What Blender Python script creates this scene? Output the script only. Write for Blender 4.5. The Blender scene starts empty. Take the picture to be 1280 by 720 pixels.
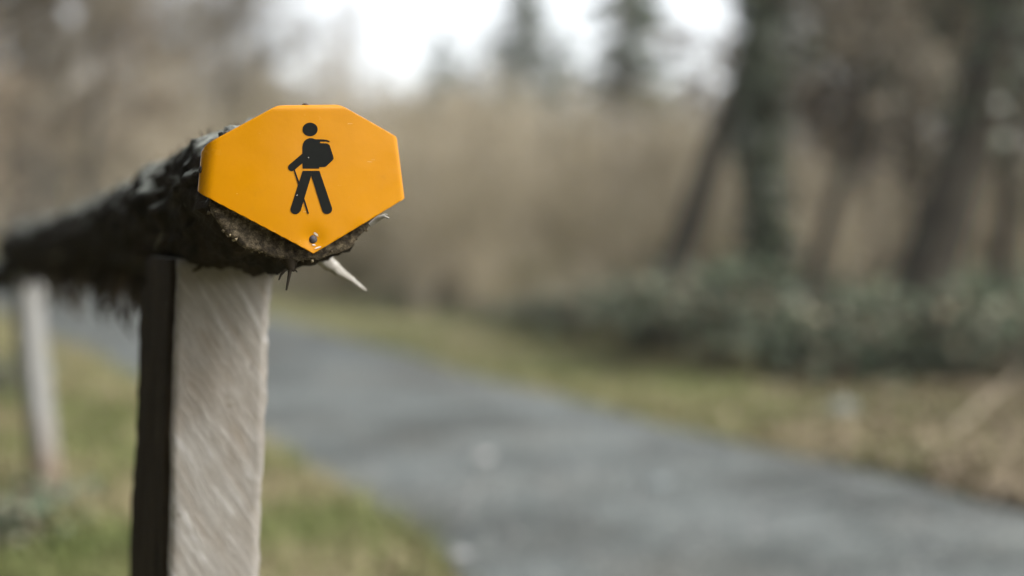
import bpy, bmesh, math, random
import numpy as np
from mathutils import Vector, Matrix, noise as mnoise

random.seed(7)
rng = np.random.default_rng(7)
D = bpy.data
C = bpy.context.scene.collection
SC = bpy.context.scene

# ------------------------------------------------------------------ camera
F = 1280 * 50.0 / 36.0            # focal length in photo pixels
H = 0.80                          # camera height
PITCH = math.atan(70 / F)         # looking slightly down
FWD = np.array([0, math.cos(PITCH), -math.sin(PITCH)])
UPV = np.array([0, math.sin(PITCH), math.cos(PITCH)])
EYE = np.array([0, 0, H])
cam = D.cameras.new('camera'); camo = D.objects.new('camera', cam); C.objects.link(camo)
camo.location = EYE; camo.rotation_euler = (math.pi / 2 - PITCH, 0, 0)
cam.lens = 50; cam.sensor_width = 36; cam.clip_start = 0.05; cam.clip_end = 2000
cam.dof.use_dof = True; cam.dof.focus_distance = 1.045; cam.dof.aperture_fstop = 1.9
SC.camera = camo

# ------------------------------------------------------------------ daylight
SUN_EL, SUN_AZ = math.radians(46), math.radians(108)   # azimuth clockwise from +Y (north)
w = D.worlds.new('World'); SC.world = w; w.use_nodes = True
nt = w.node_tree; nt.nodes.clear()
sky = nt.nodes.new('ShaderNodeTexSky'); sky.sky_type = 'NISHITA'; sky.sun_disc = False
sky.sun_elevation = SUN_EL; sky.sun_rotation = SUN_AZ; sky.dust_density = 4.0; sky.air_density = 1.0; sky.ozone_density = 1.0
hs = nt.nodes.new('ShaderNodeHueSaturation'); hs.inputs['Saturation'].default_value = 0.28   # cloud veil
bg = nt.nodes.new('ShaderNodeBackground'); bg.inputs['Strength'].default_value = 0.15
wo = nt.nodes.new('ShaderNodeOutputWorld')
nt.links.new(sky.outputs[0], hs.inputs['Color']); nt.links.new(hs.outputs[0], bg.inputs['Color']); nt.links.new(bg.outputs[0], wo.inputs[0])
sun = D.lights.new('sun', 'SUN'); sun.energy = 0.6; sun.angle = math.radians(14); sun.color = (1, .95, .88)
suno = D.objects.new('sun', sun); C.objects.link(suno)
sd = Vector((math.sin(SUN_AZ) * math.cos(SUN_EL), math.cos(SUN_AZ) * math.cos(SUN_EL), math.sin(SUN_EL)))
suno.rotation_euler = sd.to_track_quat('Z', 'Y').to_euler()
SC.view_settings.view_transform = 'Standard'; SC.view_settings.look = 'None'
SC.view_settings.exposure = 1.55; SC.view_settings.gamma = 1
SC.render.engine = 'CYCLES'
SC.cycles.use_denoising = True
SC.cycles.max_bounces = 5; SC.cycles.diffuse_bounces = 3; SC.cycles.glossy_bounces = 2
SC.cycles.sample_clamp_indirect = 4; SC.cycles.volume_bounces = 2

# ------------------------------------------------------------------ helpers
def px(x, y, d):
    """photo pixel at depth d (metres along the view axis) -> world point"""
    return EYE + d * (FWD + (x - 640) / F * np.array([1., 0, 0]) + (360 - y) / F * UPV)

def px_ground(x, y, z=0.0):
    v = FWD + (x - 640) / F * np.array([1., 0, 0]) + (360 - y) / F * UPV
    return EYE + v * ((z - H) / v[2])

def tag(o, label=None, cat=None, group=None, kind=None):
    if label: o['label'] = label
    if cat: o['category'] = cat
    if group: o['group'] = group
    if kind: o['kind'] = kind
    return o

def empty(name, loc=(0, 0, 0), rz=0):
    o = D.objects.new(name, None); C.objects.link(o); o.location = loc; o.rotation_euler = (0, 0, rz)
    o.empty_display_size = .1
    return o

def link(name, me, parent=None):
    o = D.objects.new(name, me); C.objects.link(o)
    if parent: o.parent = parent
    return o

class Buf:
    """collects quads / tris with one random number per face"""
    def __init__(s): s.v = []; s.f4 = []; s.r4 = []; s.f3 = []; s.r3 = []; s.n = 0
    def add(s, v, f, r=None):
        v = np.asarray(v, float).reshape(-1, 3); f = np.asarray(f, int)
        if r is None: r = np.full(len(f), rng.random())
        r = np.broadcast_to(np.asarray(r, float), (len(f),))
        s.v.append(v)
        if f.shape[1] == 4: s.f4.append(f + s.n); s.r4.append(r)
        else: s.f3.append(f + s.n); s.r3.append(r)
        s.n += len(v)
    def tubes(s, P, R, sides=3, r=None):
        N, K, _ = P.shape
        T = np.gradient(P, axis=1); T /= np.linalg.norm(T, axis=2, keepdims=True) + 1e-9
        ref = np.where(np.abs(T[:, :1, 2:3]) > .9, np.array([1., 0, 0]), np.array([0, 0, 1.]))
        A = np.cross(T, np.broadcast_to(ref, T.shape)); A /= np.linalg.norm(A, axis=2, keepdims=True) + 1e-9
        B = np.cross(T, A)
        th = np.arange(sides) / sides * 2 * math.pi
        V = P[:, :, None] + R[:, :, None, None] * (A[:, :, None] * np.cos(th)[None, None, :, None] + B[:, :, None] * np.sin(th)[None, None, :, None])
        i = np.arange(N)[:, None, None] * K * sides; k = np.arange(K - 1)[None, :, None] * sides
        j = np.arange(sides)[None, None]; j2 = (j + 1) % sides
        f = np.stack([i + k + j, i + k + j2, i + k + sides + j2, i + k + sides + j], -1).reshape(-1, 4)
        if r is None: r = rng.random(N)
        s.add(V, f, np.repeat(np.broadcast_to(r, (N,)), (K - 1) * sides))
    def cards(s, pos, nrm, size, aspect=.6, r=None):
        """leaf-like folded kite quads"""
        N = len(pos)
        nrm = nrm / (np.linalg.norm(nrm, axis=1, keepdims=True) + 1e-9)
        a = np.cross(nrm, rng.normal(size=(N, 3))); a /= np.linalg.norm(a, axis=1, keepdims=True) + 1e-9
        b = np.cross(nrm, a); sz = np.asarray(size).reshape(-1, 1) * np.ones((N, 1))
        V = np.stack([pos - a * sz, pos + b * sz * aspect + nrm * sz * .2, pos + a * sz, pos - b * sz * aspect + nrm * sz * .2], 1)
        f = np.arange(N * 4).reshape(N, 4)
        s.add(V, f, rng.random(N) if r is None else r)
    def mesh(s, name, mat, smooth=True):
        me = D.meshes.new(name)
        V = np.concatenate(s.v); me.vertices.add(len(V)); me.vertices.foreach_set('co', V.ravel())
        f4 = np.concatenate(s.f4) if s.f4 else np.zeros((0, 4), int); f3 = np.concatenate(s.f3) if s.f3 else np.zeros((0, 3), int)
        r = np.concatenate(([np.concatenate(s.r4)] if s.r4 else []) + ([np.concatenate(s.r3)] if s.r3 else []))
        n4, n3 = len(f4), len(f3)
        me.loops.add(n4 * 4 + n3 * 3); me.loops.foreach_set('vertex_index', np.concatenate([f4.ravel(), f3.ravel()]).astype(np.int32))
        me.polygons.add(n4 + n3)
        me.polygons.foreach_set('loop_start', np.concatenate([np.arange(n4) * 4, n4 * 4 + np.arange(n3) * 3]).astype(np.int32))
        me.update(calc_edges=True); me.validate()
        at = me.attributes.new('tint', 'FLOAT', 'FACE')
        if len(at.data) == len(r): at.data.foreach_set('value', r.astype(np.float32))
        if smooth: me.polygons.foreach_set('use_smooth', np.ones(len(me.polygons), bool))
        for m in (mat if isinstance(mat, (list, tuple)) else [mat]): me.materials.append(m)
        return me

def grow(P, R, n, t0, t1, ang, length, K, rad, curl=.15, up=.1, taper=.25):
    """n children on every parent polyline; returns polylines and radii"""
    N, Kp, _ = P.shape
    idx = np.repeat(np.arange(N), n); M = len(idx)
    t = t0 + (t1 - t0) * rng.random(M)
    fi = t * (Kp - 1); i0 = np.minimum(fi.astype(int), Kp - 2); fr = (fi - i0)[:, None]
    p = P[idx, i0] * (1 - fr) + P[idx, i0 + 1] * fr
    T = P[idx, i0 + 1] - P[idx, i0]; T /= np.linalg.norm(T, axis=1, keepdims=True) + 1e-9
    q = rng.normal(size=(M, 3)); q -= (q * T).sum(1, keepdims=True) * T; q /= np.linalg.norm(q, axis=1, keepdims=True) + 1e-9
    a = np.radians(ang) * (0.75 + .5 * rng.random(M))[:, None]
    d = T * np.cos(a) + q * np.sin(a)
    plen = np.linalg.norm(P[:, -1] - P[:, 0], axis=1)[idx]
    L = plen * length * (1 - .55 * t) * (.6 + .8 * rng.random(M))
    out = np.zeros((M, K, 3)); out[:, 0] = p
    for k in range(1, K):
        d = d + rng.normal(size=(M, 3)) * curl + np.array([0, 0, up]); d /= np.linalg.norm(d, axis=1, keepdims=True)
        out[:, k] = out[:, k - 1] + d * (L / (K - 1))[:, None]
    r0 = (R[idx, i0] * (1 - fr[:, 0]) + R[idx, i0 + 1] * fr[:, 0]) * rad
    rr = np.maximum(r0[:, None] * np.linspace(1, taper, K)[None], .0018)
    return out, rr

# ------------------------------------------------------------------ materials
class NT:
    def __init__(s, name, rough=.8, spec=.3):
        s.m = D.materials.new(name); s.m.use_nodes = True; s.t = s.m.node_tree
        s.b = s.t.nodes['Principled BSDF']; s.b.inputs['Roughness'].default_value = rough
        s.b.inputs['Specular IOR Level'].default_value = spec
        s.co = s.t.nodes.new('ShaderNodeTexCoord')
    def n(s, typ, **kw):
        nd = s.t.nodes.new(typ)
        for k, v in kw.items():
            if hasattr(nd, k) and k not in ('inputs',): setattr(nd, k, v)
        return nd
    def l(s, a, b): s.t.links.new(a, b)
    def mapping(s, scale=(1, 1, 1), rot=(0, 0, 0), src='Object'):
        m = s.n('ShaderNodeMapping'); m.inputs['Scale'].default_value = scale; m.inputs['Rotation'].default_value = rot
        s.l(s.co.outputs[src], m.inputs[0]); return m.outputs[0]
    def noise(s, scale, vec=None, detail=6, rough=.6, dist=0):
        n = s.n('ShaderNodeTexNoise'); n.inputs['Scale'].default_value = scale; n.inputs['Detail'].default_value = detail
        n.inputs['Roughness'].default_value = rough; n.inputs['Distortion'].default_value = dist
        s.l(vec if vec is not None else s.co.outputs['Object'], n.inputs['Vector']); return n.outputs['Fac']
    def ramp(s, fac, stops):
        r = s.n('ShaderNodeValToRGB'); e = r.color_ramp.elements
        while len(e) < len(stops): e.new(.5)
        for q, (p, c) in zip(e, stops): q.position = p; q.color = (c, c, c, 1) if isinstance(c, (int, float)) else (*c, 1)
        s.l(fac, r.inputs[0]); return r.outputs[0]
    def mix(s, fac, a, b, mode='MIX'):
        m = s.n('ShaderNodeMix', data_type='RGBA', blend_type=mode)
        for sock, val in ((m.inputs[0], fac), (m.inputs[6], a), (m.inputs[7], b)):
            if isinstance(val, (int, float)): sock.default_value = val
            elif isinstance(val, tuple): sock.default_value = (*val, 1)
            else: s.l(val, sock)
        return m.outputs[2]
    def math(s, op, a, b=0.):
        m = s.n('ShaderNodeMath', operation=op)
        for sock, val in zip(m.inputs, (a, b)):
            if isinstance(val, (int, float)): sock.default_value = val
            else: s.l(val, sock)
        return m.outputs[0]
    def attr(s, name='tint'):
        a = s.n('ShaderNodeAttribute', attribute_name=name); return a.outputs['Fac']
    def col(s, c): 
        if isinstance(c, tuple): s.b.inputs['Base Color'].default_value = (*c, 1)
        else: s.l(c, s.b.inputs['Base Color'])
    def bump(s, h, strength=.5, dist=.01):
        b = s.n('ShaderNodeBump'); b.inputs['Strength'].default_value = strength; b.inputs['Distance'].default_value = dist
        s.l(h, b.inputs['Height']); s.l(b.outputs[0], s.b.inputs['Normal'])

def tint_mat(name, stops, rough=.8, spec=.25, trans=0, patch=None):
    m = NT(name, rough, spec)
    c = m.ramp(m.attr(), stops)
    if patch:
        c = m.mix(m.ramp(m.noise(patch[0], detail=3), [(.42, 0.), (.6, 1.)]), c, m.mix(1., c, patch[1], 'MULTIPLY'))
    m.col(c)
    if trans: m.b.inputs['Subsurface Weight'].default_value = 0
    return m.m

def bark_mat(name, dark, light, lichen=None, scale=1.0):
    m = NT(name, .9, .15)
    v = m.mapping((14 * scale, 14 * scale, 3 * scale))
    n1 = m.noise(1., v, 8, .65, .4); n2 = m.noise(3 * scale, detail=4)
    c = m.ramp(n1, [(.3, dark), (.7, light)])
    c = m.mix(m.ramp(n2, [(.4, 0.), (.65, .55)]), c, dark)
    if lichen: c = m.mix(m.ramp(m.noise(7 * scale, detail=5), [(.6, 0.), (.68, .8)]), c, lichen)
    m.col(c); m.bump(n1, .8, .02); return m.m

M_trunk_dark = bark_mat('bark_dark', (.018, .016, .012), (.075, .066, .05), (.12, .13, .09))
M_trunk_grey = bark_mat('bark_grey', (.05, .046, .036), (.16, .145, .115), (.2, .21, .17))
M_trunk_mid = bark_mat('bark_mid', (.025, .023, .018), (.095, .085, .065), (.14, .15, .11))
M_twig = tint_mat('twigs_brown', [(0, (.17, .13, .09)), (.5, (.24, .19, .13)), (1, (.30, .26, .19))])
M_twig_grey = tint_mat('twigs_grey', [(0, (.11, .098, .072)), (.5, (.17, .15, .11)), (1, (.24, .215, .165))])
M_twig_dark = tint_mat('twigs_dark', [(0, (.045, .038, .027)), (.6, (.10, .085, .06)), (1, (.17, .14, .10))])
M_thicket = tint_mat('thicket_twigs', [(0, (.25, .215, .155)), (.4, (.43, .37, .27)), (.75, (.52, .45, .335)), (1, (.58, .515, .40))], patch=(.4, (.52, .52, .44)))
M_needles = tint_mat('needles', [(0, (.045, .06, .04)), (.6, (.09, .115, .075)), (1, (.15, .175, .12))], .6)
M_ivy = tint_mat('ivy_leaves', [(0, (.022, .032, .014)), (.7, (.045, .058, .025)), (1, (.09, .10, .05))], .4, .4)
M_bramble = tint_mat('bramble_leaves', [(0, (.05, .075, .045)), (.5, (.10, .135, .085)), (.8, (.18, .205, .15)), (1, (.30, .24, .16))], .75, .12)
M_bramble_stem = tint_mat('bramble_stems', [(0, (.10, .06, .045)), (1, (.22, .17, .13))])
M_grass = tint_mat('grass_blades', [(0, (.06, .085, .02)), (.4, (.115, .138, .04)), (.62, (.18, .18, .075)), (.8, (.25, .21, .12)), (1, (.33, .28, .175))], .7)
M_wither = tint_mat('withered_leaves', [(0, (.12, .095, .06)), (.6, (.24, .19, .125)), (1, (.36, .29, .20))], .7)
M_litter = tint_mat('dry_leaf', [(0, (.07, .05, .033)), (.5, (.15, .115, .078)), (1, (.31, .25, .18))], .8)

# ------------------------------------------------------------------ path and ground
near_px = [(-700, 318), (-300, 331), (-100, 362), (0, 392), (80, 428), (200, 487), (340, 563), (440, 622), (550, 705), (640, 800)]
far_px = [(-700, 310.5), (-300, 319), (-100, 333), (30, 343), (100, 351), (345, 400), (640, 485), (940, 560), (1130, 607), (1290, 641)]
nearE = [px_ground(*p)[:2] for p in near_px] + [np.array(p) for p in ((.5, 2.0), (1.6, 1.0), (4, -.9), (10, -5), (24, -16))]
farE = [px_ground(*p)[:2] for p in far_px] + [np.array(p) for p in ((2.2, 3.45), (3.4, 2.6), (6, .9), (12, -3.3), (26, -14))]

def dense(E, n):
    E = np.array(E); s = np.concatenate([[0], np.cumsum(np.linalg.norm(np.diff(E, axis=0), axis=1))])
    # parameterise by index so both edges stay matched
    u = np.linspace(0, len(E) - 1, n); i = np.minimum(u.astype(int), len(E) - 2); f = (u - i)[:, None]
    P = [E[max(0, k)] for k in range(len(E))]
    p0 = E[np.maximum(i - 1, 0)]; p1 = E[i]; p2 = E[i + 1]; p3 = E[np.minimum(i + 2, len(E) - 1)]
    m1 = (p2 - p0) / 2; m2 = (p3 - p1) / 2
    return (2 * f**3 - 3 * f**2 + 1) * p1 + (f**3 - 2 * f**2 + f) * m1 + (-2 * f**3 + 3 * f**2) * p2 + (f**3 - f**2) * m2
NE, FE = dense(nearE, 300), dense(farE, 300)
jit = np.array([[mnoise.noise(Vector((a[0] * 1.3, a[1] * 1.3, 3.))), mnoise.noise(Vector((a[0] * 1.3, a[1] * 1.3, 9.)))] for a in NE])
jit2 = rng.normal(size=jit.shape)
NE += jit * .07 + jit2 * .012; FE += jit[:, ::-1] * .08 + jit2[::-1] * .014
CE = (NE + FE) / 2
HW = np.linalg.norm(NE - FE, axis=1) / 2

def seg_dist(XY):
    """distance to the path's centre line minus the half width, and side (+ = far side)"""
    XY = np.atleast_2d(XY); ds = []
    for E in (NE, FE):
        out = np.full(len(XY), 1e9)
        for a, b_ in zip(E[:-2:2], E[2::2]):
            ab = b_ - a; t = np.clip(((XY - a) @ ab) / (ab @ ab + 1e-9), 0, 1)
            out = np.minimum(out, ((XY - a - t[:, None] * ab)**2).sum(1))
        ds.append(np.sqrt(out))
    poly = np.concatenate([NE[::2], FE[::-2]]); x, y = XY[:, 0], XY[:, 1]; inside = np.zeros(len(XY), bool)
    for (x0, y0), (x1, y1) in zip(poly, np.roll(poly, -1, 0)):
        if y0 == y1: continue
        inside ^= ((y0 > y) != (y1 > y)) & (x < (x1 - x0) * (y - y0) / (y1 - y0) + x0)
    d = np.minimum(*ds)
    return np.where(inside, -d, d), np.where(ds[1] < ds[0], 1., -1.)
def smooth(a, b, x): t = np.clip((x - a) / (b - a), 0, 1); return t * t * (3 - 2 * t)
def ground_z(XY):
    XY = np.atleast_2d(np.asarray(XY, float)); d, s = seg_dist(XY)
    gp = XY[:, 0] / np.maximum(XY[:, 1], .5) * F + 640
    base = smooth(2.6, 9, d) * (.125 - .075 * smooth(820, 1000, gp)) * (d - 2.6) * np.where(s > 0, 1, smooth(7, 16, XY[:, 1]))
    z = np.minimum(base, 9 + .02 * base)
    bump = np.array([mnoise.noise(Vector((x * .8, y * .8, 0))) * .05 + mnoise.noise(Vector((x * 2.9, y * 2.9, 5))) * .02 for x, y in XY])
    lo = np.clip(d / .4, 0, 1)
    return z + bump * lo + .02 * lo - .012 * (1 - lo) - .03 * smooth(-.05, -.4, d) + .02 * (1 - lo) * smooth(-.1, 0, d)

def gz(x, y): return float(ground_z([[x, y]])[0])

def axis_pts(lo, hi, mid, n, k):
    t = np.linspace(-1, 1, n); s = np.sinh(k * t) / math.sinh(k)
    return np.where(s < 0, mid + (mid - lo) * s, mid + (hi - mid) * s)
gx = axis_pts(-150, 150, 0, 190, 4.2); gy = axis_pts(-50, 150, 6, 190, 3.6)
GX, GY = np.meshgrid(gx, gy); XY = np.stack([GX.ravel(), GY.ravel()], 1)
GZ = ground_z(XY)
b = Buf(); n = len(gx)
ii, jj = np.meshgrid(np.arange(len(gx) - 1), np.arange(len(gy) - 1)); k0 = (jj * n + ii).ravel()
b.add(np.column_stack([XY, GZ]), np.stack([k0, k0 + 1, k0 + n + 1, k0 + n], 1), 0.)
mg = NT('forest_floor', .95, .1)
g1 = mg.noise(1.1, detail=5); g2 = mg.noise(18, detail=6, rough=.7); g3 = mg.noise(60, detail=4)
c = mg.ramp(g2, [(.3, (.06, .046, .03)), (.5, (.13, .10, .065)), (.7, (.22, .175, .115))])
cg = mg.ramp(g3, [(.3, (.07, .09, .02)), (.65, (.20, .22, .06))])
c = mg.mix(mg.ramp(g1, [(.45, 0.), (.62, .8)]), c, cg)
cv = mg.mix(mg.ramp(g2, [(.35, 0.), (.65, 1.)]), (.125, .128, .058), (.23, .21, .12)); c = mg.mix(mg.attr('verge'), c, cv)
mg.col(c); mg.bump(g2, .7, .03)
gd, gs = seg_dist(XY); gpx = XY[:, 0] / np.maximum(XY[:, 1], .5) * F + 640
verge = smooth(2.4, 1.5, gd) * (smooth(1350, 780, gpx) * .75 + .25) * (gs > 0) + .6 * (gs <= 0) * smooth(5, 3, gd) * .7
gm = b.mesh('ground', mg.m); at = gm.attributes.new('verge', 'FLOAT', 'POINT'); at.data.foreach_set('value', verge.astype(np.float32))
tag(link('ground', gm), kind='structure')

b = Buf(); W = 9
t = np.linspace(0, 1, W)[None, :, None]
PP = NE[:, None] * (1 - t) + FE[:, None] * t
crown = (.012 + .03 * (1 - (2 * t[..., 0] - 1)**2)) * np.ones((len(NE), 1))
PV = np.concatenate([PP, crown[..., None]], 2)
ii, jj = np.meshgrid(np.arange(W - 1), np.arange(len(NE) - 1)); k0 = (jj * W + ii).ravel()
b.add(PV, np.stack([k0, k0 + 1, k0 + W + 1, k0 + W], 1)[:, ::-1], 0.)
mp = NT('path_gravel', .75, .35)
vv = mp.n('ShaderNodeTexVoronoi'); vv.inputs['Scale'].default_value = 85; mp.l(mp.co.outputs['Object'], vv.inputs['Vector'])
sep = mp.n('ShaderNodeSeparateColor'); mp.l(vv.outputs['Color'], sep.inputs[0])
c = mp.ramp(sep.outputs[0], [(0, (.05, .058, .055)), (.6, (.091, .104, .099)), (.93, (.15, .168, .158)), (1, (.28, .275, .26))])
c = mp.mix(mp.ramp(mp.noise(1.5, detail=6, rough=.6), [(.40, .9), (.58, 0.)]), c, mp.mix(1., c, (.42, .42, .40), 'MULTIPLY'))
c = mp.mix(mp.ramp(mp.noise(.9, detail=4), [(.5, 0.), (.75, .35)]), c, (.14, .12, .085))
mp.col(c); mp.bump(vv.outputs['Distance'], .6, .01)
tag(link('path', b.mesh('path', mp.m)), kind='structure')

# ------------------------------------------------------------------ the waymark sign, plane of the log's end
AX = np.array([-.393, .9195, 0.])          # rail axis in plan, away from the camera
RT = np.array([.9195, .393, 0.])           # to the right along the post's front face
NRM = -AX                                  # the sign faces this way
ZUP = np.array([0, 0, 1.])
O_SIGN = px(385, 225, 1.05)
def on_plane(x, y, off=0.0):
    v = px(x, y, 1.0) - EYE
    t = ((O_SIGN + NRM * off - EYE) @ NRM) / (v @ NRM)
    q = EYE + v * t - O_SIGN
    return np.array([q @ RT, q @ ZUP])
ROOT = O_SIGN
def line_px(p, q):                          # 2D line in plane coords: point, outward normal (away from the sign centre)
    a, c2 = on_plane(*p), on_plane(*q); d = (c2 - a) / np.linalg.norm(c2 - a); nn = np.array([d[1], -d[0]])
    if (np.zeros(2) + on_plane(385, 215) - a) @ nn > 0: nn = -nn
    return a, nn
folds = [line_px((270, 177), (263, 246)), line_px((497, 168), (508, 249)), line_px((342, 133.5), (428, 132.5))]
edges = [line_px((262, 178), (345, 132.5)), line_px((427, 131.5), (493, 168)), line_px((505, 250), (392, 317)), line_px((254, 243), (392, 317))]
def warp(u, v):
    q = Vector((u * 22, v * 22, 1.7))
    return -.75 * u * u + .0004 * mnoise.noise(q) + .00012 * mnoise.noise(q * 3.1) - .0016 * math.exp(-((u - on_n[0])**2 + (v - on_n[1])**2) / .007**2)
on_n = on_plane(392, 299)
BEND = [math.radians(80), math.radians(84), math.radians(89)]
def sheet(u, v, off=0.0):
    p = ROOT + RT * u + ZUP * v + NRM * (warp(u, v)); nrm = NRM.copy()
    for (a, nn), th in zip(folds, BEND):
        s = (np.array([u, v]) - a) @ nn + .0022
        if s > 0:
            r = .0085 if nn[0] < -.8 else .0036; n3 = RT * nn[0] + ZUP * nn[1]
            ang = min(s / r, th)
            x = r * math.sin(ang); zz = r * (1 - math.cos(ang))
            if s > r * th: x += (s - r * th) * math.cos(th); zz += (s - r * th) * math.sin(th)
            p = p + n3 * (x - s) - NRM * zz
            nrm = NRM * math.cos(ang) + n3 * math.sin(ang)
            break
    return p + nrm * off
bm = bmesh.new()
bmesh.ops.create_grid(bm, x_segments=150, y_segments=130, size=.5)
for v in bm.verts: v.co = (v.co.x * .28 + .005, v.co.y * .17, 0)
edges.append(line_px((247, 160), (240, 262)))
for a, nn in edges:
    bmesh.ops.bisect_plane(bm, geom=bm.verts[:] + bm.edges[:] + bm.faces[:], plane_co=(a[0], a[1], 0), plane_no=(nn[0], nn[1], 0), clear_outer=True)
for v in bm.verts: v.co = Vector(sheet(v.co.x, v.co.y))
bm.normal_update()
if sum((f.normal.dot(Vector(NRM)) for f in bm.faces)) < 0: bmesh.ops.reverse_faces(bm, faces=bm.faces)
me = D.meshes.new('plate'); bm.to_mesh(me); bm.free()
me.polygons.foreach_set('use_smooth', np.ones(len(me.polygons), bool))
ms = NT('yellow_enamel', .25, .18)
c = ms.mix(ms.ramp(ms.noise(26, detail=5), [(.35, 0.), (.7, 1.)]), (.45, .188, .001), (.425, .175, .001))
scr = ms.ramp(ms.noise(1., ms.mapping((60, 60, 420), (0.3, .8, 0)), 3), [(.735, 0.), (.76, .5)])
spk = ms.ramp(ms.noise(300, detail=2), [(.76, 0.), (.80, .55)])
c = ms.mix(scr, c, (.72, .55, .3)); c = ms.mix(spk, c, (.62, .48, .28))
grime = ms.ramp(ms.noise(55, detail=6, rough=.7), [(.62, 0.), (.8, .3)])
c = ms.mix(grime, c, (.22, .11, .02))
ms.col(c); ms.l(ms.ramp(ms.noise(40, detail=5), [(.3, .16), (.75, .3)]), ms.b.inputs['Roughness'])
ms.bump(ms.noise(140, detail=3), .06, .002)
me.materials.append(ms.m)
sign = empty('hiking_sign', ROOT)
tag(sign, 'bright yellow folded metal trail sign with black hiker nailed to the log end', 'sign')
bpy.context.view_layer.update()
def child_world(name, me, parent):
    o = link(name, me, parent); o.matrix_parent_inverse = Matrix.Translation(-Vector(parent.location)) if parent.rotation_euler.z == 0 else parent.matrix_world.inverted()
    return o
pl = child_world('plate', me, sign)
so = pl.modifiers.new('thickness', 'SOLIDIFY'); so.thickness = .0009; so.offset = -1

def zp(x, y): return (340 + x / 5.144, 140 + y / 5.144)
def capsule(p, q, r, n=16):
    p, q = np.array(p, float), np.array(q, float); d = q - p; a0 = math.atan2(d[1], d[0])
    out = [q + r * np.array([math.cos(a0 + t), math.sin(a0 + t)]) for t in np.linspace(-math.pi / 2, math.pi / 2, n)]
    out += [p + r * np.array([math.cos(a0 + t), math.sin(a0 + t)]) for t in np.linspace(math.pi / 2, 1.5 * math.pi, n)]
    return out
circ = [(245 + 49 * math.cos(t), 112 + 44 * math.sin(t)) for t in np.linspace(0, 2 * math.pi, 40, endpoint=False)]
torso = [(196, 364), (195, 300), (195, 225), (199, 203), (208, 187), (222, 175), (240, 168), (258, 168), (280, 175), (320, 175.5), (352, 178), (372, 187),
         (370, 195), (348, 190), (312, 190), (308, 198), (318, 200), (350, 201), (362, 205), (372, 214), (385, 255), (396, 290), (397, 300), (388, 313), (350, 348), (340, 353), (305, 354), (303, 364)]
arm = capsule((205, 290), (127, 356), 24)
legL = [(196, 378), (252, 378), (252, 410), (182, 640)] + [(150 + 32 * math.cos(t), 626 + 31 * math.sin(t)) for t in np.linspace(.35, math.pi + .3, 14)]
legR = [(252, 378), (305, 378), (386, 616)] + [(354 + 33 * math.cos(t), 625 + 31 * math.sin(t)) for t in np.linspace(-.2, math.pi - .35, 14)] + [(252, 410)]
stick1 = [(137, 372), (146, 370), (180, 466), (173, 482)]
stick2 = [(205, 548), (237, 652), (228, 657), (199, 568)]
bm = bmesh.new()
for k, poly in enumerate((circ, torso, arm, legL, legR, stick1, stick2)):
    tmp = bmesh.new()
    vs = [tmp.verts.new((*on_plane(*zp(*p)), 0)) for p in poly]
    f = tmp.faces.new(vs)
    bmesh.ops.triangulate(tmp, faces=[f])
    bmesh.ops.subdivide_edges(tmp, edges=[e for e in tmp.edges if e.calc_length() > .004], cuts=3, use_grid_fill=True)
    bmesh.ops.triangulate(tmp, faces=tmp.faces[:])
    for v in tmp.verts: v.co = Vector(sheet(v.co.x, v.co.y, .00022 + .00004 * k))
    tmp.normal_update()
    for f in tmp.faces:
        if f.normal.dot(Vector(NRM)) < 0: f.normal_flip()
    tm = D.meshes.new('tmp'); tmp.to_mesh(tm); tmp.free(); bm.from_mesh(tm); D.meshes.remove(tm)
me = D.meshes.new('hiker_symbol'); bm.to_mesh(me); bm.free()
mk = NT('black_print', .5, .07)
mk.col(mk.mix(mk.ramp(mk.noise(170, detail=3), [(.72, 0.), (.78, .5)]), (.007, .008, .007), (.06, .06, .05)))
me.materials.append(mk.m); child_world('hiker_symbol', me, sign)

def metal(name, c, r):
    m = NT(name, r, .5); m.b.inputs['Metallic'].default_value = .85
    m.col(m.mix(m.ramp(m.noise(200, detail=4), [(.4, 0.), (.65, .8)]), c, (.06, .04, .03))); m.bump(m.noise(300), .3, .001); return m.m
M_nail = metal('nail_steel', (.085, .085, .095), .75); M_nail_dark = metal('nail_rust', (.05, .04, .035), .6)
def nail(pos, nrm, r, mat):
    bm = bmesh.new()
    prof = [(0, .45), (.5, .4), (.85, .2), (1, 0), (.98, -.25), (.4, -.3), (.35, -3)]
    z = Vector(nrm).normalized(); rot = z.to_track_quat('Z', 'Y').to_matrix()
    rings = []
    for pr, ph in prof[1:]:
        rings.append([bm.verts.new(Vector(pos) + rot @ Vector((math.cos(t) * pr * r, math.sin(t) * pr * r, ph * r))) for t in np.linspace(0, 2 * math.pi, 20, endpoint=False)])
    top = bm.verts.new(Vector(pos) + rot @ Vector((0, 0, prof[0][1] * r)))
    for i in range(20): bm.faces.new((top, rings[0][i], rings[0][(i + 1) % 20]))
    for a, c2 in zip(rings, rings[1:]):
        for i in range(20): bm.faces.new((a[i], c2[i], c2[(i + 1) % 20], a[(i + 1) % 20]))
    bm.normal_update(); me = D.meshes.new('nail'); bm.to_mesh(me); bm.free()
    me.polygons.foreach_set('use_smooth', np.ones(len(me.polygons), bool)); me.materials.append(mat)
    return child_world('nail', me, sign)
u, v = on_plane(392, 299); nail(sheet(u, v, .0005), NRM + np.array([0, 0, .1]), .0031, M_nail)
a, nn = folds[0]; uv = on_plane(262, 212) + nn * .0085
n3 = RT * nn[0] + ZUP * nn[1]; nail(sheet(*uv, .0004), n3, .0026, M_nail_dark)
a, nn = folds[2]; uv = on_plane(384, 133) + nn * .005
nail(sheet(*uv, .0002), ZUP, .0026, M_nail_dark)
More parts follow.
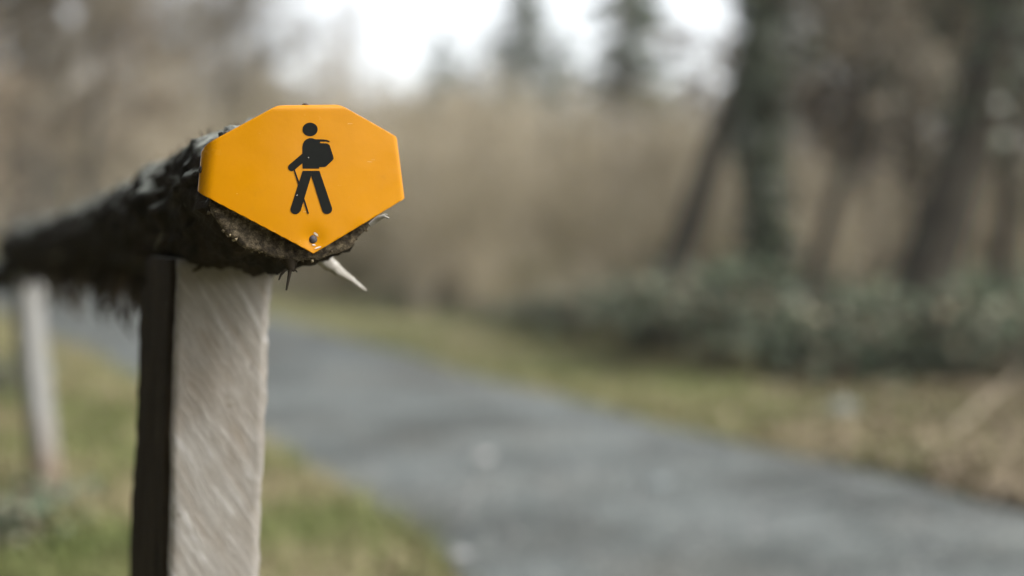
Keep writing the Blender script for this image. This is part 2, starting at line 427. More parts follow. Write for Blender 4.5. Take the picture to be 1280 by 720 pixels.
# enamel chips round the lower nail
mc = NT('bare_metal_chip', .35, .5); mc.col((.5, .46, .4))
for (cx, cy, L, wd, ang) in ((395.5, 293, 3.6, 1.3, .7), (392.5, 306, 2.2, .9, 0.1), (397, 309.5, 4.2, .9, -.35), (385.5, 197, .8, .6, 1.), (371, 244, 1.0, .4, -.8)):
    pts = [(cx + math.cos(t) * L * math.cos(ang) * (1 + .3 * math.sin(3 * t)) - math.sin(t) * wd * math.sin(ang), cy + math.cos(t) * L * math.sin(ang) + math.sin(t) * wd * math.cos(ang)) for t in np.linspace(0, 2 * math.pi, 12, endpoint=False)]
    bm = bmesh.new()
    f = bm.faces.new([bm.verts.new(Vector(sheet(*on_plane(*p), .0007))) for p in pts])
    f.normal_update()
    if f.normal.dot(Vector(NRM)) < 0: f.normal_flip()
    me = D.meshes.new('enamel_chip'); bm.to_mesh(me); bm.free()
    me.materials.append(mc.m); child_world('enamel_chip', me, sign)

# ------------------------------------------------------------------ the fence: rails and posts
fence = empty('rustic_fence', (-.25, 1.2, 0))
tag(fence, 'rustic wooden fence with dark bark-covered log rail on pale split posts', 'fence')
bpy.context.view_layer.update()

m = NT('rail_bark', .95, .12)
v = m.mapping((26, 8, 26), (0, 0, math.radians(23)))
n1 = m.noise(1., v, 9, .7, .8); n2 = m.noise(34, detail=7, rough=.7); n3_ = m.noise(9, detail=4)
c = m.ramp(n1, [(.32, (.006, .005, .004)), (.52, (.02, .016, .011)), (.72, (.055, .044, .032))])
c = m.mix(m.ramp(n3_, [(.5, 0.), (.7, .5)]), c, (.035, .022, .012))
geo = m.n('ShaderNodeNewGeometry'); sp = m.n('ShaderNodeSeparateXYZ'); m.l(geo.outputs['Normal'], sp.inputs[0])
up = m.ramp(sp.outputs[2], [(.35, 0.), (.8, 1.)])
lich_skylit = m.math('MULTIPLY', m.ramp(n2, [(.40, 0.), (.54, .9)]), up)  # lichen tone that also paints sky highlights on upward faces
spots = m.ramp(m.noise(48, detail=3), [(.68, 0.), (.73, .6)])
c = m.mix(lich_skylit, c, (.34, .36, .32)); c = m.mix(spots, c, (.16, .155, .12))
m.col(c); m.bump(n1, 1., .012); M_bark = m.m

m = NT('end_grain', .9, .15)
n1 = m.noise(230, detail=6, rough=.75); n2 = m.noise(32, detail=4)
c = m.ramp(n1, [(.32, (.022, .018, .013)), (.5, (.10, .08, .053)), (.7, (.33, .27, .175))])
c = m.mix(m.ramp(n2, [(.4, .75), (.65, 0.)]), c, m.mix(1., c, (.32, .3, .28), 'MULTIPLY'))
m.col(c); m.bump(n1, 1., .004); M_end = m.m

def sweep(name, ctrl, mat, parent, rough=.08, seg=150, sides=72, end=None, seed=0, ecc=1.0):
    """a log: ctrl = rows of (x, y, z, radius)"""
    ctrl = np.array(ctrl, float)
    cl = np.concatenate([[0], np.cumsum(np.linalg.norm(np.diff(ctrl[:, :3], axis=0), axis=1))])
    u = np.linspace(0, 1, seg) ** (1.5 if end else 1) * cl[-1]
    P = np.stack([np.interp(u, cl, ctrl[:, c_]) for c_ in range(4)], 1)
    for _ in range(10): P[1:-1] = P[1:-1] * .5 + (P[:-2] + P[2:]) * .25
    L = np.concatenate([[0], np.cumsum(np.linalg.norm(np.diff(P[:, :3], axis=0), axis=1))])
    T = np.gradient(P[:, :3], axis=0); T /= np.linalg.norm(T, axis=1, keepdims=True)
    V = []
    for k in range(seg):
        t = T[k] if k > 3 else AX if end else T[k]
        A = np.cross(t, ZUP); A /= np.linalg.norm(A); B = np.cross(A, t)
        for j in range(sides):
            th = j / sides * 2 * math.pi; ca, sa = math.cos(th), math.sin(th)
            q = Vector((ca * 2.2, sa * 2.2, L[k] * 9 + seed))
            nz = mnoise.noise(q) * .9 + mnoise.noise(q * 2.7) * .7 + (.5 - abs(mnoise.noise(Vector((ca * 7, sa * 7, L[k] * 22 + seed)))) * 2) * .5 + mnoise.noise(Vector((ca * 16, sa * 16, L[k] * 90))) * .35
            fade = 1 if not end else min(1, .35 + k / 6)
            r = P[k, 3] * (1 + rough * nz * fade)
            V.append(P[k, :3] + A * ca * r * ecc + B * sa * r)
    b = Buf(); V = np.array(V)
    ii, jj = np.meshgrid(np.arange(sides), np.arange(seg - 1)); ii, jj = ii.ravel(), jj.ravel()
    f = np.stack([jj * sides + ii, jj * sides + (ii + 1) % sides, (jj + 1) * sides + (ii + 1) % sides, (jj + 1) * sides + ii], 1)
    b.add(V, f, .5)
    cap = np.concatenate([V[-sides:], [P[-1, :3]]]); b.add(cap, [[j, (j + 1) % sides, sides] for j in range(sides)], .5)
    if not end:
        cap = np.concatenate([V[:sides], [P[0, :3]]]); b.add(cap, [[(j + 1) % sides, j, sides] for j in range(sides)], .5)
    return child_world(name, b.mesh(name, mat), parent), V[:sides], P

def axis_d(x): return .293 / ((x - 640) / F + .427)
u0 = on_plane(375, 231); p0 = ROOT + RT * u0[0] + ZUP * u0[1] + AX * .0115
p9 = px(18, 309, axis_d(18)); rows = []
for t in (0, .012, .04, .08, .13, .2, .27, .35, .5, .65, .8, .92, 1):
    q = p0 * (1 - t) + p9 * t
    q = q + ZUP * (-.012 * math.sin(math.pi * t)) + RT * .012 * math.sin(2.2 * math.pi * t)
    g_ = math.exp(-((t - .13) / .09)**2)
    q = q - ZUP * .007 * g_
    rows.append([*q, .0555 - .009 * t + .003 * math.sin(9 * t) + .007 * g_])
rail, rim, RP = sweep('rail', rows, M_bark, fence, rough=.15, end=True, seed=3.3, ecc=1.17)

# cut end: rings from the rim to the middle, a rough break
b = Buf(); ctr = rim.mean(0); rings = [rim]
for s, off in ((.985, -.0025), (.93, -.003), (.86, -.001), (.7, 0), (.5, .0004), (.25, .0004)):
    R_ = []
    for j, q in enumerate(rim):
        w_ = ctr + (q - ctr) * s + AX * off
        R_.append(w_ + AX * (.0016 * mnoise.noise(Vector(w_ * 160)) + .001 * mnoise.noise(Vector(w_ * 420))))
    rings.append(np.array(R_))
V = np.concatenate(rings + [[ctr]]); S = len(rim); fs = []
for k in range(len(rings) - 1):
    for j in range(S): fs.append((k * S + j, (k + 1) * S + j, (k + 1) * S + (j + 1) % S, k * S + (j + 1) % S))
b.add(V, fs, .5); b.add(V, [[(len(rings) - 1) * S + j, len(rings) * S, (len(rings) - 1) * S + (j + 1) % S] for j in range(S)], .5)
co = child_world('cut_end', b.mesh('cut_end', M_end), rail)
tag(co, 'rough tan and dark cut end of the log below the sign')
# granular crust along the rim (lumps of decayed bark), one part
b = Buf()
for j in range(260):
    k = rng.integers(0, S); q = rim[k] * 1.0; f_ = rng.uniform(.93, 1.015)
    p = ctr + (q - ctr) * f_ + AX * rng.uniform(-.003, .006)
    r = rng.uniform(.0006, .0017)
    o8 = np.array([[1, 0, 0], [-1, 0, 0], [0, 1, 0], [0, -1, 0], [0, 0, 1], [0, 0, -1]]) * rng.uniform(.6, 1.3, (6, 1)) * r
    b.add(p + o8 @ np.linalg.qr(rng.normal(size=(3, 3)))[0], [[0, 2, 4], [2, 1, 4], [1, 3, 4], [3, 0, 4], [2, 0, 5], [1, 2, 5], [3, 1, 5], [0, 3, 5]], rng.random())
M_crumb = tint_mat('bark_crumbs', [(0, (.03, .025, .018)), (.6, (.12, .095, .06)), (1, (.34, .28, .18))], .95)
tag(child_world('crumbling_bark', b.mesh('crumbling_bark', M_crumb, smooth=False), rail), kind='stuff')

# torn bark shreds fringing the rail (hang below, stick up on top)
b = Buf(); T_ = np.gradient(RP[:, :3], axis=0); T_ /= np.linalg.norm(T_, axis=1, keepdims=True)
def shred(k, th, Ls, wd, dirbias):
    A = np.cross(T_[k], ZUP); A /= np.linalg.norm(A); B = np.cross(A, T_[k])
    rad = A * math.cos(th) + B * math.sin(th); p = RP[k, :3] + rad * RP[k, 3] * (1.0 + .1 * rng.random())
    d = rad * .8 + T_[k] * rng.normal() * .6 + np.array(dirbias); d /= np.linalg.norm(d)
    pts = [p]
    for _ in range(4):
        d = d + rng.normal(size=3) * .22; d /= np.linalg.norm(d); pts.append(pts[-1] + d * Ls / 4)
    b.tubes(np.array([pts]), np.array([[wd, wd * .9, wd * .7, wd * .4, wd * .1]]), 4)
for _ in range(430):
    k = int(rng.integers(24, 148)); lower = rng.random() < .72
    if lower and k < 62: k += 40
    if lower: shred(k, -math.pi / 2 + rng.normal() * .55, rng.uniform(.012, .045), rng.uniform(.0012, .004), (0, 0, -.6))
    else: shred(k, math.pi / 2 + rng.normal() * .6, rng.uniform(.006, .018), rng.uniform(.0008, .002), (0, 0, .1))
for xx, L_ in ((140, .075), (150, .05), (112, .05), (85, .1), (92, .08), (60, .05), (172, .06), (205, .05)):
    d = axis_d(xx); k = int(np.argmin(np.abs(RP[:, 1] - px(xx, 300, d)[1])))
    for _ in range(5): shred(min(k + int(rng.integers(0, 3)), 148), -math.pi / 2 + rng.normal() * .35, L_ * rng.uniform(.8, 1.5), rng.uniform(.005, .012), (0, 0, -1.2))
ks = np.where((RP[:, 1] > 1.22) & (RP[:, 1] < 1.42))[0]
for _ in range(40):
    shred(int(rng.choice(ks)), rng.uniform(-2.9, -2.25), rng.uniform(.010, .026), rng.uniform(.002, .005), (0, 0, -1.3))
M_shred = tint_mat('bark_shreds', [(0, (.012, .01, .007)), (.8, (.04, .03, .02)), (1, (.10, .085, .06))], .95)
tag(child_world('bark_shreds', b.mesh('bark_shreds', M_shred), rail), kind='stuff')

# dark rootlet tuft under the end, pale splinters
def chain(buf, pts, radii, sides=6, r=.5): buf.tubes(np.array([pts], float), np.array([radii], float), sides, r)
b = Buf(); d0 = 1.062
def P_(x, y, d=d0): return px(x, y, d)
chain(b, [P_(362, 320), P_(362.5, 326), P_(363, 332), P_(363.5, 337)], [.0066, .006, .0038, .0026], 10)
chain(b, [P_(363, 333), P_(362, 342), P_(360.5, 350), P_(358, 363)], [.002, .0015, .0012, .0008])
chain(b, [P_(361, 334), P_(356, 338), P_(351, 344), P_(348.5, 350)], [.0016, .0013, .001, .0006])
chain(b, [P_(364, 336), P_(367, 338.5), P_(370, 338), P_(371.5, 340.5)], [.0014, .001, .0007, .0004])
chain(b, [P_(367, 338.5), P_(369, 336), P_(371, 334.5), P_(372, 334)], [.0008, .0007, .0005, .0003])
for _ in range(14):
    x = rng.uniform(354, 372); chain(b, [P_(x, 322), P_(x + rng.normal(), 326), P_(x + rng.normal(0, 1.5), 329 + rng.random() * 4)], [.0016, .0012, .0004])
child_world('rootlet_tuft', b.mesh('rootlet_tuft', M_shred), rail)
m = NT('splinter_wood', .85, .2); n1 = m.noise(1., m.mapping((200, 200, 60)), 5)
m.col(m.ramp(n1, [(.3, (.20, .185, .155)), (.7, (.37, .355, .32))])); m.bump(n1, .4, .002); M_spl = m.m
ds = 1.155; b = Buf()
def ribbon(pts, wid, thick=.0022, n=40):
    """flat torn sliver: a thin strip with ragged sides lying across the view"""
    pts = np.array(pts); u = np.linspace(0, 1, n); k = np.linspace(0, 1, len(pts))
    P = np.stack([np.interp(u, k, pts[:, c_]) for c_ in range(3)], 1); wv = np.interp(u, k, wid)
    for _ in range(3): P[1:-1] = (P[:-2] + 2 * P[1:-1] + P[2:]) / 4
    T = np.gradient(P, axis=0); T /= np.linalg.norm(T, axis=1, keepdims=True)
    view = np.array([.1, -1., .1]); S_ = np.cross(T, view); S_ /= np.linalg.norm(S_, axis=1, keepdims=True); N_ = np.cross(S_, T)
    V = []
    for q, s_, n_, w_, uu in zip(P, S_, N_, wv, u):
        j1, j2 = [1 + .35 * mnoise.noise(Vector((uu * 14, k_, 3.))) + .15 * mnoise.noise(Vector((uu * 45, k_, 3.))) for k_ in (0, 5)]
        tw = .35 * math.sin(uu * 3); sx = s_ * math.cos(tw) + n_ * math.sin(tw); nx = n_ * math.cos(tw) - s_ * math.sin(tw); th = thick * (1 - .6 * uu)
        V += [q + sx * w_ * j1, q + sx * w_ * .4 + nx * th, q - sx * w_ * .3 + nx * th * .6, q - sx * w_ * j2, q - sx * w_ * .2 - nx * th]
    f = [[r_ * 5 + c_, r_ * 5 + (c_ + 1) % 5, (r_ + 1) * 5 + (c_ + 1) % 5, (r_ + 1) * 5 + c_] for r_ in range(n - 1) for c_ in range(5)]
    b.add(V, f, .5)
ribbon([px(393, 312, ds), px(408, 327, ds), px(424, 339, ds), px(440, 350, ds), px(450, 358, ds), px(458, 363.5, ds)], [.0068, .0064, .0044, .0027, .0019, .0009])
ribbon([px(400, 318, ds + .003), px(412, 334, ds + .003), px(420, 341, ds + .003), px(427, 345.5, ds + .003)], [.003, .0026, .0016, .0006], .001)
child_world('splinter', b.mesh('splinter', M_spl), rail)
b = Buf(); chain(b, [px(463, 281, 1.055), px(472, 273.5, 1.053), px(480, 270, 1.05), px(486, 273, 1.05)], [.002, .0022, .0016, .0006], 7)
chain(b, [px(478, 271, 1.05), px(482, 268, 1.05), px(485, 268.5, 1.05)], [.0012, .0009, .0004], 5)
child_world('splinter', b.mesh('splinter', M_spl), rail)
b = Buf()
for cx, cy, r in ((231, 215, .0035), (236, 213, .0028), (228, 219, .0025)):
    dd = 1.16
    q = px(cx, cy, dd); i = int(np.argmin(np.linalg.norm(RP[:, :3] - q, axis=1)))
    # pull the lump onto the bark as seen from the front
    A = np.cross(T_[i], ZUP); A /= np.linalg.norm(A)
    o6 = np.array([[1, 0, 0], [-1, 0, 0], [0, 1, 0], [0, -1, 0], [0, 0, 1], [0, 0, -1]]) * r * 1.5
    ray = (q - EYE) / np.linalg.norm(q - EYE); best = None
    for dist in np.linspace(1.08, 1.6, 260):
        pt = EYE + ray * dist; i = int(np.argmin(np.linalg.norm(RP[:, :3] - pt, axis=1)))
        if np.linalg.norm(RP[i, :3] - pt) < RP[i, 3] * 1.01: best = pt; break
    if best is None: continue
    b.add(best + o6, [[0, 2, 4], [2, 1, 4], [1, 3, 4], [3, 0, 4], [2, 0, 5], [1, 2, 5], [3, 1, 5], [0, 3, 5]], .9)
M_lichen = tint_mat('pale_lichen', [(0, (.5, .52, .48)), (1, (.6, .62, .58))], .9)
if b.n:
    lo = child_world('lichen_tuft', b.mesh('lichen_tuft', M_lichen), rail)
    ss = lo.modifiers.new('round', 'SUBSURF'); ss.levels = 2; ss.render_levels = 2

# second rail starts behind the far post and runs on out of view
rows = []
for (x, y, r, d) in ((18, 343, 22, 3.75), (-10, 345, 21, 4.05), (-70, 345, 17, 4.9), (-160, 335, 12, 6.8)):
    q = px(x, y, d); rows.append([*q, r / F * d])
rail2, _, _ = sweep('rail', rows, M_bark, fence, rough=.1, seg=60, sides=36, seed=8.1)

# weathered split timber with diagonal saw marks
m = NT('sawn_timber', .88, .18)
vm = m.mapping((1, 1, 1), (0, math.radians(31), 0))
def stretched(sx, sz):
    mm = m.n('ShaderNodeMapping'); mm.inputs['Scale'].default_value = (sx, sx * .5, sz); m.l(vm, mm.inputs[0]); return mm.outputs[0]
s1 = m.noise(1., stretched(210, 34), 6, .7, .8); s2 = m.noise(1., stretched(75, 11), 4, .6, .5); s3 = m.noise(1., stretched(420, 60), 3)
blot = m.noise(13, detail=5)
c = m.ramp(s1, [(.28, (.185, .168, .145)), (.5, (.232, .218, .195)), (.72, (.28, .268, .247))])
c = m.mix(m.ramp(s2, [(.32, .65), (.46, 0.)]), c, (.21, .18, .145))
c = m.mix(m.ramp(s2, [(.56, 0.), (.7, .6)]), c, (.45, .445, .43))
c = m.mix(m.ramp(blot, [(.45, 0.), (.68, .6)]), c, (.165, .14, .11))
c = m.mix(m.ramp(m.noise(90, detail=4), [(.66, 0.), (.72, .5)]), c, (.10, .08, .06))
m.col(c)
hsum = m.math('ADD', m.math('MULTIPLY', s1, .6), m.math('ADD', s2, m.math('MULTIPLY', s3, .25)))
m.bump(hsum, .4, .006); M_sawn = m.m
m = NT('post_shade_bark', .95, .08)  # bark colour kept near black to paint the shade on this side
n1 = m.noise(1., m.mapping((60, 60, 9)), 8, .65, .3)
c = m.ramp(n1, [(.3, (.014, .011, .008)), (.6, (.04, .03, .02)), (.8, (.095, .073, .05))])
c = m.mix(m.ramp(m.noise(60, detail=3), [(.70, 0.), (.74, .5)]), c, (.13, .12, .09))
m.col(c); m.bump(n1, 1., .01); M_pshade_bark = m.m

def post(levels, mats, parent, loc, ang, seed, nper=18):
    """levels: rows of (z, [4 local corners FL, FR, BR, BL]) in the post's own frame; mats: material index per side"""
    b = []; V = []; N = 4 * nper
    zs = np.array([l[0] for l in levels]); cs = np.array([l[1] for l in levels], float)
    nz = 110
    Z = np.linspace(zs.min(), zs.max(), nz)
    for z in Z:
        o_ = np.argsort(zs); c4 = np.stack([[np.interp(z, zs[o_], cs[o_, i, k]) for k in range(2)] for i in range(4)])
        cen = c4.mean(0)
        for i in range(4):
            for j in range(nper):
                f = j / nper; p = c4[i] * (1 - f) + c4[(i + 1) % 4] * f
                # soften the arrises
                e = min(f, 1 - f); r = .010 * max(0, 1 - e / .06)**2
                p = p + (cen - p) / np.linalg.norm(cen - p) * r
                q = Vector((p[0] * 40 + seed, p[1] * 40, z * 14)); nrm = (p - cen) / np.linalg.norm(p - cen)
                amp = .0009 if mats[i] == 0 else .0022
                if e < .07: amp += .0035
                p = p + nrm * (mnoise.noise(q) + .7 * mnoise.noise(Vector((p[0] * 110, p[1] * 110, z * 90 + seed)))) * amp
                V.append((p[0], p[1], z))
    bm = bmesh.new(); vs = [bm.verts.new(v) for v in V]
    for k in range(nz - 1):
        for i in range(N):
            f = bm.faces.new((vs[k * N + i], vs[k * N + (i + 1) % N], vs[(k + 1) * N + (i + 1) % N], vs[(k + 1) * N + i]))
            f.material_index = mats[i // nper]; f.smooth = True
    bm.faces.new([vs[(nz - 1) * N + i] for i in range(N)])
    bm.faces.new([vs[i] for i in range(N)][::-1])
    me = D.meshes.new('post'); bm.to_mesh(me); bm.free()
    for mm in (M_sawn, M_pshade_bark): me.materials.append(mm)
    o = link('post', me, parent); o.location = Vector(loc) - parent.location; o.rotation_euler = (0, 0, ang)
    return o
ang = math.atan2(RT[1], RT[0])
base = px(209, 530, 1.2); base[2] = 0
def loc2(p): q = np.array(p) - base; return [q @ RT, q @ AX]
def corners(z, xl, xr, xb, dep=1.2):
    FL = px(xl, 0, dep); x = FL[0]; d = dep
    k = (xr - 640) / F; wv = (k * d - x) / (RT[0] - RT[1] * k)
    k2 = (xb - 640) / F; tv = (k2 * d - x) / (AX[0] - AX[1] * k2)
    FLp = np.array([x, EYE[1] + d * FWD[1], 0]); FRp = FLp + RT * wv; BL = FLp + AX * tv; BR = FRp + AX * tv * .9
    return (z, [loc2(FLp), loc2(FRp), loc2(BR), loc2(BL)])
def z_at(y, d): return float(px(0, y, d)[2])
L = [corners(z_at(324, 1.2), 217, 345, 184), corners(z_at(420, 1.2), 212, 339, 172), corners(z_at(540, 1.2), 208, 333, 166), corners(z_at(720, 1.2), 203, 326, 158), corners(-.12, 189, 301, 138)]
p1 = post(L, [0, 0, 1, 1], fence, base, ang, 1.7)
tag(p1, 'pale sawn post with diagonal saw marks and a bark side painted dark as shade')
# far post: bent, weathered, brown at the foot
m = NT('weathered_post', .9, .15); n1 = m.noise(1., m.mapping((70, 70, 8)), 6, .6, .3)
c = m.ramp(n1, [(.3, (.16, .155, .14)), (.7, (.30, .305, .295))]); sp = m.n('ShaderNodeSeparateXYZ'); m.l(m.co.outputs['Object'], sp.inputs[0])
st = m.ramp(m.math('ADD', sp.outputs[2], m.math('MULTIPLY', m.noise(9), .25)), [(.28, .85), (.46, 0.)])
c = m.mix(st, c, (.17, .125, .085)); m.col(c); m.bump(n1, .6, .01); M_wpost = m.m
M_sawn_keep, M_pshade_bark_keep = M_sawn, M_pshade_bark
def far_post(d, pts, wpx, ang_deg, seed):
    base = px(pts[-1][0], pts[-1][1], d); base[2] = 0
    lv = []
    a = math.radians(ang_deg)
    for x, y in pts + [(pts[-1][0] + 4, pts[-1][1] + 40)]:
        q = px(x, y, d); w_ = wpx / F * d * .5
        off = q[0] - base[0]; ox, oy = off * math.cos(a), -off * math.sin(a)
        lv.append((q[2], [[ox - w_ * 1.0, oy - w_ * .8], [ox + w_ * .75, oy - w_ * .8], [ox + w_ * .75, oy + w_ * .8], [ox - w_ * 1.0, oy + w_ * .8]]))
    o = post(lv, [0, 0, 1, 1], fence, base, a, seed, nper=10); return o
p2 = far_post(3.78, [(38, 318), (44, 420), (53, 520), (64, 620), (70, 668)], 34, 50, 4.4)
p2.data.materials.clear(); p2.data.materials.append(M_wpost)
m = NT('weathered_post_shaded', .92, .1); n1 = m.noise(1., m.mapping((70, 70, 8)), 6, .6, .3)  # darker copy of the weathered wood, painting shade on the left side
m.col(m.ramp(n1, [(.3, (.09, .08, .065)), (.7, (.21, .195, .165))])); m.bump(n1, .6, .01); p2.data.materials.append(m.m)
tag(p2, 'slightly bent grey post with a whitish side, a shade-painted side and brown foot')

# ------------------------------------------------------------------ trees
def trunk_line(h, lean, K=14, wob=.035, bend=0.):
    z = np.linspace(0, 1, K); P = np.zeros((1, K, 3))
    P[0, :, 2] = z * h - .15
    P[0, :, 0] = lean[0] * z * h + bend * h * np.sin(z * math.pi) * .3 + np.cumsum(rng.normal(size=K)) * wob * h / K
    P[0, :, 1] = lean[1] * z * h + np.cumsum(rng.normal(size=K)) * wob * h / K
    return P
def bare_tree(h, r, lean=(0, 0), first=.25, nl=16, n2=8, n3=7, n4=3, limb=.42, up=.08, bend=0., ang=55, tw=1.0):
    P = trunk_line(h, lean, bend=bend); R = (r * np.linspace(1.12, .22, 14) ** 1.0)[None]
    R[0, 0] *= 1.35; R[0, 1] *= 1.08
    bt = Buf(); bt.tubes(P, R, 12, .5)
    bc = Buf()
    P1, R1 = grow(P, R, nl, first, .98, ang, limb, 7, .42, .16, up)
    bc.tubes(P1, R1, 6)
    P2, R2 = grow(P1, R1, n2, .2, 1, 48, .5, 5, .5, .2, up); bc.tubes(P2, R2, 4)
    P3, R3 = grow(P2, R2, n3, .15, 1, 45, .55, 4, .55, .2, up); R3 = np.maximum(R3, .0035 * tw); bc.tubes(P3, R3, 3)
    if n4:
        P4, R4 = grow(P3, R3, n4, .2, 1, 40, .6, 3, .7, .2, .03); R4 = np.maximum(R4, .0028 * tw); bc.tubes(P4, R4, 3)
    return bt, bc, P, R, (P1, R1, P2, R2)
def ivy_leaves(P, R, n, thick, z0, z1, size=.045):
    b = Buf(); K = P.shape[1]
    t = z0 + (z1 - z0) * rng.random(n) ** .9; fi = t * (K - 1); i = np.minimum(fi.astype(int), K - 2); f = (fi - i)[:, None]
    p = P[0, i] * (1 - f) + P[0, i + 1] * f; r = R[0, i]
    th = rng.random(n) * 2 * math.pi
    lump = np.array([1 + .9 * mnoise.noise(Vector((math.cos(a) * 1.2, math.sin(a) * 1.2, z * 1.7))) for a, z in zip(th, p[:, 2])])
    rad = np.stack([np.cos(th), np.sin(th), np.zeros(n)], 1)
    p = p + rad * (r + thick * np.maximum(.15, lump) * rng.random(n)**.5)[:, None]
    b.cards(p, rad + rng.normal(size=(n, 3)) * .5 + np.array([0, 0, .4]), size * rng.uniform(.6, 1.3, n), .8)
    return b
def tree(name, x, d, mk, label, group=None, cat='tree', rz=0., scale=1.0, py=None):
    X = (x - 640) / F * d; z = gz(X, d)
    t = empty(name, (X, d, z - .05), rz); t.scale = (scale,) * 3
    tag(t, label, cat, group)
    for pn, me in mk: link(pn, me, t)
    return t
def meshes(bt, bc, mt, mc_, extra=()):
    return [('trunk', bt.mesh('trunk', mt)), ('crown', bc.mesh('crown', mc_))] + list(extra)

rng = np.random.default_rng(31)
# right-hand foreground trees --------------------------------------------------
def slant(x0, y0, x1, y1): return (x1 - x0) / (y0 - y1)
d = 10.; bt, bc, P, R, _ = bare_tree(6.5, .10, (.315, 0.1), .55, 10, 5, 5, 2, .12, bend=.05, tw=1.2)
tree('leaning_tree', 797, d, meshes(bt, bc, M_trunk_mid, M_twig_dark), 'slim grey tree leaning right at the edge of the bright sky gap', 'bare trees beside the path')
d = 9.5; bt, bc, P, R, _ = bare_tree(7., .10, (.03, .05), .22, 20, 7, 5, 2, .17, bend=-.08, tw=1.3)
iv = ivy_leaves(P, R, 2000, .09, .03, .6, .045)
tree('ivy_clad_tree', 972, d, meshes(bt, bc, M_trunk_dark, M_twig_dark, [('ivy', iv.mesh('ivy', M_ivy))]), 'upright tree with dark green ivy round its trunk', 'bare trees beside the path')
d = 9.8; bt, bc, P, R, _ = bare_tree(6., .055, (.22, .05), .2, 16, 7, 6, 2, .2, bend=.05, tw=1.3)
tree('forked_sapling', 985, d, meshes(bt, bc, M_trunk_dark, M_twig_dark), 'thin dark sapling slanting right beside the ivy-clad trunk', 'bare trees beside the path')
d = 7.6; bt, bc, P, R, _ = bare_tree(8., .145, (.33, .06), .3, 16, 7, 5, 2, .3, tw=1.2)
iv = ivy_leaves(P, R, 900, .07, .18, .7, .04)
tree('thick_leaning_tree', 1105, d, meshes(bt, bc, M_trunk_dark, M_twig_dark, [('ivy', iv.mesh('ivy', M_ivy))]), 'thickest dark tree trunk leaning right near the right edge', 'bare trees beside the path')
d = 8.6; bt, bc, P, R, _ = bare_tree(6., .06, (.06, .05), .2, 18, 8, 6, 2, .34, tw=1.2)
tree('slim_tree', 1250, d, meshes(bt, bc, M_trunk_dark, M_twig_grey), 'slim dark trunk at the right edge behind the bramble hedge', 'bare trees beside the path')

# prototypes for the wood behind ------------------------------------------------
protos = []
for k in range(5):
    bt, bc, *_ = bare_tree(6 + k * .4, .075 + .012 * k, (rng.normal() * .08, rng.normal() * .05), .12, 26, 9, 8, 3, .36, tw=2.2)
    protos.append(meshes(bt, bc, [M_trunk_grey, M_trunk_dark][k % 2], [M_twig, M_twig_grey, M_twig_dark][k % 3]))
for k in (0, 2, 3):
    bt, bc, P, R, (P1, R1, P2, R2) = bare_tree(6.6, .10, (rng.normal() * .08, rng.normal() * .05), .12, 24, 7, 5, 0, .36, tw=1.6)
    nc = 62; sel = P2[rng.integers(0, len(P2), nc)][:, 3]; per = 75
    cen = np.repeat(sel, per, 0); off = rng.normal(size=(nc * per, 3)) * np.repeat(rng.uniform(.10, .24, nc), per)[:, None]
    bl = Buf(); bl.cards(cen + off, rng.normal(size=(nc * per, 3)), rng.uniform(.045, .075, nc * per), .65)
    protos.append(meshes(bt, bc, M_trunk_dark, M_twig_dark, [('leaves', bl.mesh('leaves', [M_wither, M_ivy][k == 2]))]))
back = [  # px, depth, proto, scale
    (1090, 17, 5, 1.0), (1120, 19, 5, 1.1), (1155, 16, 7, 1.1), (1235, 18, 5, 1.15), (1320, 14, 6, 1.05), (1090, 30, 7, 1.0), (1330, 23, 5, 1.4), (1030, 20, 0, .8)]
for i, (x, d, k, s) in enumerate(back):
    lab, g = ('blurred brown tree with withered leaves in the tall wood on the right', 'withered trees of the wood on the right') if k in (5, 7) else ('bare brown tree bordering the bright sky gap on its right side', 'bare trees of the wood on the right') if k == 0 else ('blurred olive-green ivy-laden tree in the tall wood on the right', 'ivy-laden trees of the wood on the right')
    tree('woodland_tree', x, d, protos[k], lab, g, rz=rng.random() * 6.28, scale=s)
left = [(-120, 11, 0, 1.), (-30, 14, 2, 1.1), (40, 17, 4, 1.25), (95, 20, 0, 1.35), (-80, 18, 4, 1.3), (10, 24, 2, 1.7), (70, 29, 4, 1.9), (-150, 24, 2, 1.7)]
for i, (x, d, k, s) in enumerate(left):
    tree('bare_tree', x, d, protos[k], 'blurred grey-brown bare tree above the log rail at the far left', 'bare trees of the wood on the left', rz=rng.random() * 6.28, scale=s)
for x, d, k, s, lab in ((262, 30, 1, 1.25, 'tall bare tree with a rounded crown left of the sky gap'), (196, 34, 0, 1.15, 'thin bare tree with pale sky showing through it, upper left'),
                        (318, 36, 4, 1.05, 'low bare tree bordering the left side of the sky gap'), (455, 44, 3, .85, 'small bare tree low in the middle of the sky gap')):
    tree('bare_tree', x, d, protos[k], lab, 'bare trees on the skyline', rz=rng.random() * 6.28, scale=s)

